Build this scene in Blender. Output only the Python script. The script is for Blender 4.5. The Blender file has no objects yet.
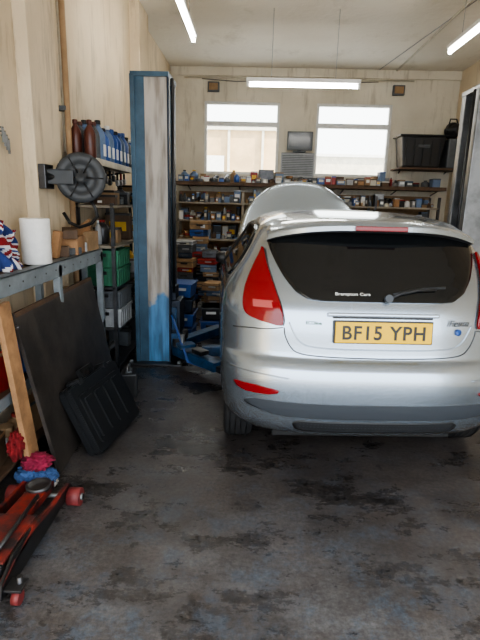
import bpy, bmesh, math, random
from math import sin, cos, pi, radians, atan2
from mathutils import Vector, Matrix, Euler
from mathutils.bvhtree import BVHTree
R = random.Random(7)

# ------------------------------------------------------------ materials
def mat(name, col, rough=.5, metal=0., var=.0, scale=6., bump=0., coat=0., dark=None, emis=0., spec=None):
    m = bpy.data.materials.new(name); m.use_nodes = True
    nt = m.node_tree; b = nt.nodes['Principled BSDF']
    b.inputs['Base Color'].default_value = (*col, 1)
    b.inputs['Roughness'].default_value = rough
    b.inputs['Metallic'].default_value = metal
    b.inputs['Coat Weight'].default_value = coat
    b.inputs['Coat Roughness'].default_value = .06
    if spec is not None: b.inputs['Specular IOR Level'].default_value = spec
    if emis:
        b.inputs['Emission Color'].default_value = (*col, 1)
        b.inputs['Emission Strength'].default_value = emis
    if var or bump:
        tc = nt.nodes.new('ShaderNodeTexCoord')
        n = nt.nodes.new('ShaderNodeTexNoise')
        n.inputs['Scale'].default_value = scale; n.inputs['Detail'].default_value = 8
        n.inputs['Roughness'].default_value = .65
        nt.links.new(tc.outputs['Object'], n.inputs['Vector'])
        if var:
            r = nt.nodes.new('ShaderNodeValToRGB')
            d = dark or tuple(c*(1-var) for c in col)
            r.color_ramp.elements[0].position = .38; r.color_ramp.elements[1].position = .62
            r.color_ramp.elements[0].color = (*d, 1); r.color_ramp.elements[1].color = (*col, 1)
            nt.links.new(n.outputs['Fac'], r.inputs['Fac'])
            nt.links.new(r.outputs['Color'], b.inputs['Base Color'])
        if bump:
            bp = nt.nodes.new('ShaderNodeBump'); bp.inputs['Strength'].default_value = bump
            bp.inputs['Distance'].default_value = .02
            nt.links.new(n.outputs['Fac'], bp.inputs['Height'])
            nt.links.new(bp.outputs['Normal'], b.inputs['Normal'])
    return m

def wall_mat(name, c1, c2, c3, st=(5, 5, .7), lo=.53):
    m = bpy.data.materials.new(name); m.use_nodes = True
    nt = m.node_tree; b = nt.nodes['Principled BSDF']; N = nt.nodes.new; L = nt.links.new
    tc = N('ShaderNodeTexCoord')
    n1 = N('ShaderNodeTexNoise'); n1.inputs['Scale'].default_value = 1.1; n1.inputs['Detail'].default_value = 9
    mp = N('ShaderNodeMapping'); mp.inputs['Scale'].default_value = st
    n2 = N('ShaderNodeTexNoise'); n2.inputs['Scale'].default_value = 1.6; n2.inputs['Detail'].default_value = 10
    n2.inputs['Roughness'].default_value = .7
    L(tc.outputs['Object'], n1.inputs['Vector']); L(tc.outputs['Object'], mp.inputs['Vector']); L(mp.outputs[0], n2.inputs['Vector'])
    r1 = N('ShaderNodeValToRGB'); r1.color_ramp.elements[0].position = .35; r1.color_ramp.elements[1].position = .65
    r1.color_ramp.elements[0].color = (*c2, 1); r1.color_ramp.elements[1].color = (*c1, 1)
    r2 = N('ShaderNodeValToRGB'); r2.color_ramp.elements[0].position = lo; r2.color_ramp.elements[1].position = .80
    r2.color_ramp.elements[0].color = (0, 0, 0, 1); r2.color_ramp.elements[1].color = (1, 1, 1, 1)
    mx = N('ShaderNodeMixRGB'); mx.inputs['Color2'].default_value = (*c3, 1)
    L(n1.outputs['Fac'], r1.inputs['Fac']); L(n2.outputs['Fac'], r2.inputs['Fac'])
    L(r2.outputs['Color'], mx.inputs['Fac']); L(r1.outputs['Color'], mx.inputs['Color1'])
    L(mx.outputs['Color'], b.inputs['Base Color']); b.inputs['Roughness'].default_value = .8
    bp = N('ShaderNodeBump'); bp.inputs['Strength'].default_value = .35; bp.inputs['Distance'].default_value = .02
    n3 = N('ShaderNodeTexNoise'); n3.inputs['Scale'].default_value = 14; n3.inputs['Detail'].default_value = 6
    L(tc.outputs['Object'], n3.inputs['Vector']); L(n3.outputs['Fac'], bp.inputs['Height']); L(bp.outputs['Normal'], b.inputs['Normal'])
    return m

def floor_mat():
    m = bpy.data.materials.new('worn_painted_concrete'); m.use_nodes = True
    nt = m.node_tree; b = nt.nodes['Principled BSDF']; N = nt.nodes.new; L = nt.links.new
    tc = N('ShaderNodeTexCoord')
    def noise(sc, det=8, ro=.6, st=None):
        n = N('ShaderNodeTexNoise'); n.inputs['Scale'].default_value = sc; n.inputs['Detail'].default_value = det
        n.inputs['Roughness'].default_value = ro
        if st:
            mp = N('ShaderNodeMapping'); mp.inputs['Scale'].default_value = st
            L(tc.outputs['Object'], mp.inputs['Vector']); L(mp.outputs[0], n.inputs['Vector'])
        else: L(tc.outputs['Object'], n.inputs['Vector'])
        return n
    def ramp(src, p0, p1, c0, c1):
        r = N('ShaderNodeValToRGB'); r.color_ramp.elements[0].position = p0; r.color_ramp.elements[1].position = p1
        r.color_ramp.elements[0].color = (*c0, 1); r.color_ramp.elements[1].color = (*c1, 1)
        L(src, r.inputs['Fac']); return r
    def mix(f, a, c, bt='MIX'):
        x = N('ShaderNodeMixRGB'); x.blend_type = bt
        if isinstance(f, (int, float)): x.inputs['Fac'].default_value = f
        else: L(f, x.inputs['Fac'])
        L(a, x.inputs['Color1'])
        if isinstance(c, tuple): x.inputs['Color2'].default_value = (*c, 1)
        else: L(c, x.inputs['Color2'])
        return x.outputs['Color']
    def mul(a, c):
        x = N('ShaderNodeMath'); x.operation = 'MULTIPLY'; L(a, x.inputs[0]); L(c, x.inputs[1]); return x.outputs[0]
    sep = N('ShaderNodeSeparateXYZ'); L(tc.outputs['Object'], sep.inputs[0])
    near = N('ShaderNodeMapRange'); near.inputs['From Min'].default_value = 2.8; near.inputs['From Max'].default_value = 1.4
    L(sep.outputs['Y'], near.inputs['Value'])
    nb = noise(1.5, 12, .72)
    base = ramp(nb.outputs['Fac'], .36, .64, (.026, .022, .021), (.080, .069, .064)).outputs['Color']
    nw = noise(2.3, 14, .78, (1, 1.6, 1))
    glare_mask = ramp(nw.outputs['Fac'], .40, .62, (0, 0, 0), (1, 1, 1))
    k = N('ShaderNodeMath'); k.operation = 'MULTIPLY'; k.inputs[1].default_value = .8; L(mul(glare_mask.outputs['Color'], near.outputs[0]), k.inputs[0])
    c = mix(k.outputs[0], base, (.135, .137, .145))  # foreground glare painted into the base colour as patchy paler grey near the entrance
    nblue = noise(4.5, 14, .85)
    mblue = ramp(nblue.outputs['Fac'], .50, .58, (0, 0, 0), (1, 1, 1))
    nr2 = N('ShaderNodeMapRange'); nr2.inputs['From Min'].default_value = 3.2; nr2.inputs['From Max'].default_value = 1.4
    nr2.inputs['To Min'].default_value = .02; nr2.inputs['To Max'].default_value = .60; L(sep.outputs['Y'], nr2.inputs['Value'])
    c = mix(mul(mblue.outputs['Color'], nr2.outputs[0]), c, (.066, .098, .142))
    ns = noise(1.2, 12, .75, (1.2, 2.0, 1))
    oil = ramp(ns.outputs['Fac'], .50, .62, (0, 0, 0), (.9, .9, .9))
    c = mix(oil.outputs['Color'], c, (.013, .012, .012))
    # small drips and tyre grime
    nd = noise(7, 6, .6); dr = ramp(nd.outputs['Fac'], .64, .68, (0, 0, 0), (.8, .8, .8)); c = mix(dr.outputs['Color'], c, (.012, .011, .011))
    nf = noise(45, 8, .8)
    fine = ramp(nf.outputs['Fac'], .32, .70, (.45, .45, .45), (1.75, 1.72, 1.7))
    c = mix(1.0, c, fine.outputs['Color'], 'MULTIPLY')
    L(c, b.inputs['Base Color'])
    rr = ramp(ns.outputs['Fac'], .42, .60, (.46, .46, .46), (.17, .17, .17)); L(rr.outputs['Color'], b.inputs['Roughness'])
    bp = N('ShaderNodeBump'); bp.inputs['Strength'].default_value = .35; bp.inputs['Distance'].default_value = .006
    L(nf.outputs['Fac'], bp.inputs['Height']); L(bp.outputs['Normal'], b.inputs['Normal'])
    return m

def post_mat():
    m = bpy.data.materials.new('worn_post_paint'); m.use_nodes = True
    nt = m.node_tree; b = nt.nodes['Principled BSDF']; N = nt.nodes.new; L = nt.links.new
    tc = N('ShaderNodeTexCoord'); sep = N('ShaderNodeSeparateXYZ'); L(tc.outputs['Object'], sep.inputs[0])
    n = N('ShaderNodeTexNoise'); n.inputs['Scale'].default_value = 7; n.inputs['Detail'].default_value = 9
    L(tc.outputs['Object'], n.inputs['Vector'])
    ad = N('ShaderNodeMath'); ad.operation = 'MULTIPLY_ADD'; L(n.outputs['Fac'], ad.inputs[0]); ad.inputs[1].default_value = .5
    L(sep.outputs['Z'], ad.inputs[2])
    r = N('ShaderNodeValToRGB'); L(ad.outputs[0], r.inputs['Fac'])
    e = r.color_ramp.elements; e[0].position = .86; e[0].color = (.10, .27, .50, 1); e[1].position = .92; e[1].color = (.50, .46, .41, 1)
    mp = N('ShaderNodeMapping'); mp.inputs['Scale'].default_value = (6, 6, .8); L(tc.outputs['Object'], mp.inputs['Vector'])
    n2 = N('ShaderNodeTexNoise'); n2.inputs['Scale'].default_value = 3; n2.inputs['Detail'].default_value = 9; L(mp.outputs[0], n2.inputs['Vector'])
    r2 = N('ShaderNodeValToRGB'); L(n2.outputs['Fac'], r2.inputs['Fac'])
    r2.color_ramp.elements[0].position = .36; r2.color_ramp.elements[0].color = (.52, .48, .45, 1)
    r2.color_ramp.elements[1].position = .6; r2.color_ramp.elements[1].color = (1, 1, 1, 1)
    mx = N('ShaderNodeMixRGB'); mx.blend_type = 'MULTIPLY'; mx.inputs['Fac'].default_value = 1
    L(r.outputs['Color'], mx.inputs['Color1']); L(r2.outputs['Color'], mx.inputs['Color2']); L(mx.outputs['Color'], b.inputs['Base Color'])
    b.inputs['Roughness'].default_value = .5
    return m

M = {}
M['wall'] = wall_mat('dirty_cream_plaster', (.73, .62, .46), (.60, .49, .34), (.26, .19, .12))
M['wallback'] = wall_mat('dirty_cream_plaster_back', (.72, .67, .56), (.58, .53, .43), (.28, .23, .17))
M['ceil'] = wall_mat('ceiling_paint', (.82, .78, .69), (.74, .69, .60), (.52, .47, .38), (1.2, .8, 1), .56)
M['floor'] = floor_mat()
M['post'] = post_mat()
M['slate'] = mat('slate_blue_paint', (.055, .115, .175), .4, .1, .35, 5)
M['greypost'] = mat('grey_post_paint', (.26, .27, .28), .35, .4, .4, 6)
M['blue'] = mat('blue_paint', (.02, .085, .20), .4, .1, .6, 8)
M['navy'] = mat('navy_metal', (.02, .03, .05), .45, .4, .3)
M['black'] = mat('black_plastic', (.012, .012, .013), .42, 0, .2, 20, .05)
M['blacks'] = mat('shiny_black_plastic', (.016, .017, .019), .28, 0, .2, 20, .03)
M['blackm'] = mat('black_rubber', (.016, .016, .017), .75, 0, .3, 30, .1)
M['board'] = mat('sooty_board', (.048, .040, .035), .5, 0, .6, 5, .15)
M['steel'] = mat('galvanised_steel', (.34, .35, .36), .45, .7, .35, 12)
M['beam'] = mat('grey_painted_beam', (.26, .295, .32), .5, .1, .3, 6)
M['steeld'] = mat('dark_steel', (.10, .10, .105), .4, .8, .4, 10)
M['chrome'] = mat('bright_steel', (.6, .6, .6), .2, 1)
M['greyp'] = mat('grey_plastic', (.10, .11, .12), .5, 0, .25, 12)
M['reel'] = mat('reel_grey_plastic', (.040, .044, .048), .5, 0, .25, 12)
M['greyl'] = mat('light_grey_plastic', (.36, .37, .38), .5, 0, .2, 12)
M['white'] = mat('white_plastic', (.72, .72, .70), .5, 0, .12, 9)
M['paper'] = mat('paper_roll', (.80, .79, .77), .9, 0, .08, 30, .2)
M['cream'] = mat('cream_paint', (.62, .58, .48), .5, 0, .2, 9)
M['dimcream'] = mat('soiled_cream_shelf', (.36, .31, .24), .6, 0, .4, 7)
M['wood'] = mat('raw_timber', (.42, .23, .11), .7, 0, .4, 7, .1)
M['woodd'] = mat('old_dark_timber', (.12, .07, .04), .7, 0, .4, 7, .1)
M['card'] = mat('cardboard', (.34, .22, .12), .85, 0, .25, 8)
M['red'] = mat('red_paint', (.32, .02, .015), .45, 0, .4, 14)
M['redw'] = mat('worn_red_paint', (.26, .028, .018), .5, .1, .85, 9, .1, dark=(.022, .018, .018))
M['redwheel'] = mat('red_castor', (.22, .035, .035), .55, 0, .4, 20)
M['green'] = mat('green_plastic', (.03, .17, .09), .5, 0, .3, 10)
M['bluep'] = mat('blue_plastic', (.035, .10, .33), .4, 0, .2, 10)
M['blueg'] = mat('grey_blue_plastic', (.14, .21, .34), .45, 0, .2, 10)
M['brown'] = mat('brown_plastic', (.10, .03, .02), .35, 0, .2, 10)
M['yellow'] = mat('yellow_paint', (.70, .42, .03), .5, 0, .15, 10)
M['orange'] = mat('orange_plastic', (.55, .14, .02), .5, 0, .15, 10)
M['pink'] = mat('pink_cloth', (.30, .02, .06), .95, 0, .5, 18, .4)
M['redcloth'] = mat('red_cloth', (.24, .012, .015), .95, 0, .5, 18, .4)
M['bluecloth'] = mat('blue_cloth', (.07, .15, .36), .95, 0, .5, 18, .4)
M['navycloth'] = mat('navy_cloth', (.02, .04, .16), .95, 0, .4, 18, .4)
M['whitecloth'] = mat('white_cloth', (.6, .6, .62), .95, 0, .3, 18, .4)
M['paint'] = mat('silver_car_paint', (.385, .45, .525), .26, .85, 0, coat=1)
M['lampred'] = mat('red_lamp_lens', (.20, .003, .007), .12, 0, spec=.35, coat=.4)
M['lamprose'] = mat('pale_lamp_lens', (.42, .08, .08), .1, 0, coat=1)
M['glassd'] = mat('tinted_glass', (.006, .007, .008), .03, 0)
M['trimk'] = mat('satin_black_trim', (.02, .021, .023), .4)
M['trimg'] = mat('grey_bumper_trim', (.045, .052, .062), .45)
M['plate'] = mat('yellow_plate', (.82, .50, .0), .45, 0)
M['ink'] = mat('black_ink', (.008, .008, .008), .4)
M['tube'] = mat('fluorescent_glow', (1, .97, .90), .5, emis=42)
M['screen'] = mat('monitor_screen', (.05, .06, .07), .15)
M['ext'] = mat('sunlit_render_outside', (.58, .42, .25), .9, 0, .25, 1.5)
M['ground'] = mat('forecourt_concrete', (.34, .33, .32), .9, 0, .25, 1.2)
g = bpy.data.materials.new('window_glass'); g.use_nodes = True
gb = g.node_tree.nodes['Principled BSDF']; gb.inputs['Transmission Weight'].default_value = 1
gb.inputs['Roughness'].default_value = .0; gb.inputs['IOR'].default_value = 1.02
gb.inputs['Base Color'].default_value = (1, .97, .90, 1); M['glass'] = g

# ------------------------------------------------------------ mesh builder
COL = bpy.context.scene.collection
class MB:
    def __init__(s, name, parent=None):
        s.name = name; s.bm = bmesh.new(); s.mats = []; s.parent = parent
    def mi(s, m):
        m = M[m] if isinstance(m, str) else m
        if m not in s.mats: s.mats.append(m)
        return s.mats.index(m)
    def merge(s, t, mx, m, smooth=False):
        bmesh.ops.recalc_face_normals(t, faces=t.faces)
        t.transform(mx); k = s.mi(m)
        for f in t.faces: f.material_index = k; f.smooth = smooth
        me = bpy.data.meshes.new('t'); t.to_mesh(me); t.free(); s.bm.from_mesh(me); bpy.data.meshes.remove(me)
        return s
    def box(s, c, d, m, rot=(0, 0, 0), bev=0., top=1.):
        t = bmesh.new(); bmesh.ops.create_cube(t, size=1)
        for v in t.verts:
            k = top if v.co.z > 0 else 1
            v.co = Vector((v.co.x*d[0]*k, v.co.y*d[1]*k, v.co.z*d[2]))
        if bev: bmesh.ops.bevel(t, geom=t.edges[:], offset=bev, segments=2, affect='EDGES', profile=.6)
        return s.merge(t, Matrix.Translation(c) @ Euler(rot).to_matrix().to_4x4(), m)
    def bb(s, x0, x1, y0, y1, z0, z1, m, bev=0.):
        return s.box(((x0+x1)/2, (y0+y1)/2, (z0+z1)/2), (x1-x0, y1-y0, z1-z0), m, bev=bev)
    def cyl(s, p1, p2, r, m, r2=None, seg=18, bev=0):
        p1 = Vector(p1); p2 = Vector(p2); d = p2-p1
        t = bmesh.new(); bmesh.ops.create_cone(t, cap_ends=True, segments=seg, radius1=r, radius2=r if r2 is None else r2, depth=d.length)
        q = d.to_track_quat('Z', 'Y').to_matrix().to_4x4()
        bmesh.ops.recalc_face_normals(t, faces=t.faces)
        mx = Matrix.Translation((p1+p2)/2) @ q; t.transform(mx); k = s.mi(m)
        for f in t.faces: f.material_index = k; f.smooth = len(f.verts) == 4
        me = bpy.data.meshes.new('t'); t.to_mesh(me); t.free(); s.bm.from_mesh(me); bpy.data.meshes.remove(me)
        return s
    def lathe(s, prof, loc, m, rot=(0, 0, 0), seg=24, sy=1.):
        t = bmesh.new(); rings = []
        for r, z in prof:
            rings.append([t.verts.new((r*cos(2*pi*i/seg), sy*r*sin(2*pi*i/seg), z)) for i in range(seg)])
        for a, b in zip(rings, rings[1:]):
            for i in range(seg):
                t.faces.new((a[i], a[(i+1) % seg], b[(i+1) % seg], b[i]))
        t.faces.new(rings[0][::-1]); t.faces.new(rings[-1])
        return s.merge(t, Matrix.Translation(loc) @ Euler(rot).to_matrix().to_4x4(), m, True)
    def tube(s, pts, r, m, seg=10):
        pts = [Vector(p) for p in pts]
        t = bmesh.new(); rings = []
        for i, p in enumerate(pts):
            d = (pts[min(i+1, len(pts)-1)]-pts[max(i-1, 0)]).normalized()
            q = d.to_track_quat('Z', 'Y')
            rings.append([t.verts.new(p+q @ Vector((r*cos(2*pi*k/seg), r*sin(2*pi*k/seg), 0))) for k in range(seg)])
        for a, b in zip(rings, rings[1:]):
            off = min(range(seg), key=lambda o: sum((a[k].co-b[(k+o) % seg].co).length for k in range(0, seg, 3)))
            b[:] = b[off:]+b[:off]
            for k in range(seg): t.faces.new((a[k], a[(k+1) % seg], b[(k+1) % seg], b[k]))
        t.faces.new(rings[0][::-1]); t.faces.new(rings[-1])
        return s.merge(t, Matrix.Identity(4), m, True)
    def prism(s, pts, mx, h, m, bev=0.):
        t = bmesh.new(); vs = [t.verts.new((x, y, 0)) for x, y in pts]; f = t.faces.new(vs)
        r = bmesh.ops.extrude_face_region(t, geom=[f])
        for v in r['geom']:
            if isinstance(v, bmesh.types.BMVert): v.co.z += h
        if bev: bmesh.ops.bevel(t, geom=t.edges[:], offset=bev, segments=2, affect='EDGES')
        return s.merge(t, mx, m)
    def blob(s, c, rad, m, seed=0, amp=.25, sub=4, fr=2.4):
        from mathutils import noise
        t = bmesh.new(); bmesh.ops.create_icosphere(t, subdivisions=sub, radius=1)
        for v in t.verts:
            w = abs(noise.noise(v.co*fr+Vector((seed, seed*2, 5)))); w2 = abs(noise.noise(v.co*fr*2.3+Vector((seed*3, seed, 1))))
            k = 1-amp*(1.3*(1-w*2.2)**2*.6+.35*w2)
            v.co = Vector((v.co.x*rad[0]*k, v.co.y*rad[1]*k, max(v.co.z*rad[2]*k, -rad[2]*.85)))
        return s.merge(t, Matrix.Translation(c), m, True)
    def sheet(s, P, nu, nv, mf):
        """open cloth sheet, P(u,v)->point, mf(u,v)->material"""
        g = [[s.bm.verts.new(P(i/nu, j/nv)) for i in range(nu+1)] for j in range(nv+1)]
        for j in range(nv):
            for i in range(nu):
                f = s.bm.faces.new((g[j][i], g[j][i+1], g[j+1][i+1], g[j+1][i])); f.smooth = True; f.material_index = s.mi(mf((i+.5)/nu, (j+.5)/nv))
        return s
    def done(s, mods=None):
        me = bpy.data.meshes.new(s.name); s.bm.to_mesh(me); s.bm.free()
        for m in s.mats: me.materials.append(m)
        o = bpy.data.objects.new(s.name, me); COL.objects.link(o)
        if s.parent: o.parent = s.parent
        return o
def empty(name, loc=(0, 0, 0), rot=(0, 0, 0)):
    e = bpy.data.objects.new(name, None); e.location = loc; e.rotation_euler = rot; COL.objects.link(e); return e
def text_mesh(name, s, w, h, loc, rot, m, parent=None, shear=0, ext=.001, bold=0., space=1.):
    cu = bpy.data.curves.new(name+'_c', 'FONT'); cu.body = s; cu.extrude = ext; cu.align_x = 'CENTER'; cu.shear = shear; cu.offset = bold; cu.space_character = space
    o = bpy.data.objects.new(name+'_t', cu); COL.objects.link(o); bpy.context.view_layer.update()
    me = bpy.data.meshes.new_from_object(o.evaluated_get(bpy.context.evaluated_depsgraph_get()))
    bpy.data.objects.remove(o)
    xs = [v.co.x for v in me.vertices]; ys = [v.co.y for v in me.vertices]
    cx = (min(xs)+max(xs))/2; cy = (min(ys)+max(ys))/2; sx = w/(max(xs)-min(xs)); sy = h/(max(ys)-min(ys))
    for v in me.vertices: v.co.x = (v.co.x-cx)*sx; v.co.y = (v.co.y-cy)*sy
    me.materials.clear(); me.materials.append(M[m])
    o = bpy.data.objects.new(name, me); COL.objects.link(o); o.location = loc; o.rotation_euler = rot
    if parent: o.parent = parent
    return o

# ------------------------------------------------------------ room shell
XL, XR, YB, ZC, YF = -1.55, 3.4, 9.0, 3.8, -.6
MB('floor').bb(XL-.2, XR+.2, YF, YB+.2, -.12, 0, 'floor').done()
MB('ground').bb(-14, 14, -16, YF, -.16, -.03, 'ground').done()
MB('ceiling').bb(XL-.2, XR+.2, YF, YB+.2, ZC, ZC+.15, 'ceil').done()
MB('wall_left').bb(XL-.2, XL, YF, YB, 0, ZC, 'wall').done()
MB('wall_right').bb(XR, XR+.2, YF, YB, 0, ZC, 'wall').done()
MB('trim_1').bb(XL, XL+.09, 3.28, 3.72, 0, ZC, 'wall', .008).done()
MB('trim_2').bb(XL, XL+.12, 6.2, 6.7, 0, ZC, 'wall', .008).done()
MB('trim_3').bb(XL, XR, YB-.05, YB, ZC-.14, ZC, 'wallback', .01).done()
MB('trim_4').bb(XR-.12, XR, 6.2, 6.7, 0, ZC, 'wall', .008).done()
W = [(-.96, .36), (1.0, 2.30)]; WZ0, WZ1 = 2.05, 3.26
wb = MB('wall_back')
wb.bb(XL-.2, XR+.2, YB, YB+.2, 0, WZ0, 'wallback').bb(XL-.2, XR+.2, YB, YB+.2, WZ1, ZC, 'wallback')
for a, b in ((XL-.2, W[0][0]), (W[0][1], W[1][0]), (W[1][1], XR+.2)): wb.bb(a, b, YB, YB+.2, WZ0, WZ1, 'wallback')
wb.done()
MB('wall_front').bb(XL-.2, XR+.2, YF-.2, YF, 3.3, ZC+.15, 'wall').done()
for i, (a, b) in enumerate(W):
    w = MB('window_%d' % (i+1)); y0, y1 = YB+.02, YB+.09; f = .045
    w.bb(a, a+f, y0, y1, WZ0, WZ1, 'white', .004).bb(b-f, b, y0, y1, WZ0, WZ1, 'white', .004)
    w.bb(a+f, b-f, y0, y1, WZ0, WZ0+f, 'white', .004).bb(a+f, b-f, y0, y1, WZ1-f, WZ1, 'white', .004)
    zt = 2.90
    w.bb(a+f, b-f, y0-.01, y1+.01, zt-.04, zt+.04, 'white', .006)
    w.bb(a+f, b-f, YB+.05, YB+.056, WZ0+f, zt-.04, 'glass').bb(a+f, b-f, YB+.05, YB+.056, zt+.04, WZ1-f, 'glass')
    w.bb(a, b, YB-.03, YB+.04, WZ0-.03, WZ0, 'cream', .006)
    w.done()
ob = MB('neighbouring_building')
ob.bb(-6, .95, 15, 15.3, 0, 3.62, 'ext').bb(-6.1, 1.05, 14.9, 15.4, 3.62, 3.70, 'cream')
ob.bb(.95, 9, 15.6, 15.9, 0, 3.0, 'cream').bb(.95, 9, 15.5, 15.95, 3.0, 3.08, 'white')
for x in (-4.6, -2.9, -1.7, -.9, .1): ob.bb(x, x+.07, 14.93, 15, 0, 3.62, 'cream')
ob.bb(-1.6, -1.0, 14.96, 15.0, 2.2, 2.9, 'white', .01)
ob.done()

# ------------------------------------------------------------ fluorescent fittings
def tube_light(p1, p2):
    o = MB('fluorescent_light'); p1 = Vector(p1); p2 = Vector(p2); d = (p2-p1).normalized()
    L = (p2-p1).length; c = (p1+p2)/2; a = atan2(d.y, d.x)
    o.box(c+Vector((0, 0, .055)), (L, .075, .045), 'white', (0, 0, a), .006)
    o.cyl(p1+d*.04, p2-d*.04, .019, 'tube')
    for p in (p1+d*.02, p2-d*.02): o.box(p+Vector((0, 0, .012)), (.03, .05, .075), 'white', (0, 0, a), .004)
    for k in (.22, .78):
        q = p1+(p2-p1)*k; o.cyl(q+Vector((0, 0, .075)), (q.x, q.y, ZC), .003, 'greyl', seg=8)
    o.done()
tube_light((-.17, 6.4, 2.96), (1.22, 6.4, 2.96))
tube_light((-.76, 4.4, 3.30), (-.76, 5.95, 3.30))
tube_light((2.15, 4.6, 3.28), (2.15, 6.15, 3.28))

c = MB('electrical_conduit')
c.tube([(-1.3, YB-.08, 3.62), (2.6, YB-.08, 3.62)], .010, 'cream')
c.tube([(-1.0, YB-.07, 3.60), (-.4, YB-.09, 3.56), (.3, YB-.07, 3.6), (1.1, YB-.09, 3.56), (2.0, YB-.07, 3.6)], .006, 'greyp')
c.tube([(2.3, 3.5, ZC-.015), (2.3, YB-.06, ZC-.015)], .014, 'cream').tube([(2.55, 4.5, ZC-.01), (2.0, YB-.06, ZC-.01)], .006, 'greyl')
c.done()
for x in (-.80, 2.36):
    j = MB('junction_box'); j.box((x, YB-.045, 3.48), (.20, .07, .16), 'greyp', bev=.01).box((x, YB-.085, 3.48), (.15, .012, .11), 'card', bev=.004)
    j.done()
p = MB('wall_pipe'); p.cyl((-1.43, 3.80, 0), (-1.43, 3.80, ZC), .022, 'card'); p.cyl((-1.49, 3.88, 1.9), (-1.49, 3.88, ZC), .014, 'cream')
for z in (1.0, 2.2, 3.2): p.box((-1.49, 3.8, z), (.12, .07, .03), 'greyp')
p.done()

# ------------------------------------------------------------ CAR
car = empty('car', (.705, 2.43, 0), (0, 0, radians(3.3)))
keys = [ # z, yr, yf, w, D
 (.22, .22, 3.75, .79, .45), (.27, .12, 3.84, .83, .45), (.34, .055, 3.90, .865, .45), (.44, .015, 3.95, .885, .45),
 (.54, .0, 3.97, .893, .45), (.62, .0, 3.96, .897, .45), (.68, .012, 3.93, .897, .45), (.715, .035, 3.90, .895, .45), (.74, .068, 3.86, .895, .44),
 (.80, .078, 3.76, .897, .44), (.90, .088, 3.40, .895, .43), (.98, .105, 3.12, .888, .42), (1.05, .14, 2.90, .870, .41), (1.12, .19, 2.74, .83, .40),
 (1.22, .262, 2.55, .760, .39), (1.33, .335, 2.34, .695, .38), (1.41, .395, 2.18, .650, .38), (1.458, .48, 2.02, .59, .38),
 (1.49, .66, 1.90, .50, .40), (1.512, .95, 1.75, .36, .30), (1.52, 1.15, 1.6, .20, .2)]
def crom(p0, p1, p2, p3, t): return .5*((2*p1)+(-p0+p2)*t+(2*p0-5*p1+4*p2-p3)*t*t+(-p0+3*p1-3*p2+p3)*t**3)
rows = []
SUB = 4
for i in range(len(keys)-1):
    a = keys[max(i-1, 0)]; b = keys[i]; c_ = keys[i+1]; d = keys[min(i+2, len(keys)-1)]
    for k in range(SUB):
        t = k/SUB; rows.append([b[0]+(c_[0]-b[0])*t]+[crom(a[j], b[j], c_[j], d[j], t) for j in range(1, 5)])
rows.append(list(keys[-1]))
NR, NS = 16, 26
def outline(z, yr, yf, w, D):
    n = 2.9; Df = min(.7, (yf-yr-D)*.6); pts = []
    for i in range(NR+1):
        ph = i/NR*pi/2; pts.append((w*abs(sin(ph))**(2/n), yr+D*(1-abs(cos(ph))**(2/n))))
    y0, y1 = yr+D, yf-Df
    for i in range(1, NS): pts.append((w, y0+(y1-y0)*i/NS))
    for i in range(NR, -1, -1):
        ph = i/NR*pi/2; pts.append((w*abs(sin(ph))**(2/2.6), yf-Df*(1-abs(cos(ph))**(2/2.6))))
    pts = [(x*(1-.035*((y-2.1)/2)**2), y) for x, y in pts]
    return [(x, y, z) for x, y in pts]+[(-x, y, z) for x, y in pts[-2:0:-1]]
bm = bmesh.new(); rings = []
for r in rows: rings.append([bm.verts.new(p) for p in outline(*r)])
n = len(rings[0])
for a, b in zip(rings, rings[1:]):
    for i in range(n): bm.faces.new((a[i], a[(i+1) % n], b[(i+1) % n], b[i]))
bm.faces.new(rings[0][::-1]); bm.faces.new(rings[-1])
bmesh.ops.recalc_face_normals(bm, faces=bm.faces)
for f in bm.faces: f.smooth = len(f.verts) == 4
bvh = BVHTree.FromBMesh(bm)
me = bpy.data.meshes.new('body_shell'); bm.to_mesh(me); bm.free()
me.materials.append(M['paint']); me.materials.append(M['blackm'])
body = bpy.data.objects.new('body_shell', me); COL.objects.link(body)
for sx in (-1, 1):
    for wy in (.71, 3.2):
        cb = MB('cut').cyl((sx*.60, wy, .305), (sx*1.2, wy, .305), .345, 'blackm', seg=48).done()
        md = body.modifiers.new('b', 'BOOLEAN'); md.object = cb; md.operation = 'DIFFERENCE'; md.solver = 'EXACT'; md.material_mode = 'TRANSFER'
        dg = bpy.context.evaluated_depsgraph_get(); nm = bpy.data.meshes.new_from_object(body.evaluated_get(dg))
        body.modifiers.clear(); body.data = nm; bpy.data.objects.remove(cb)
body.data.name = 'body_shell'; body.parent = car

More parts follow.
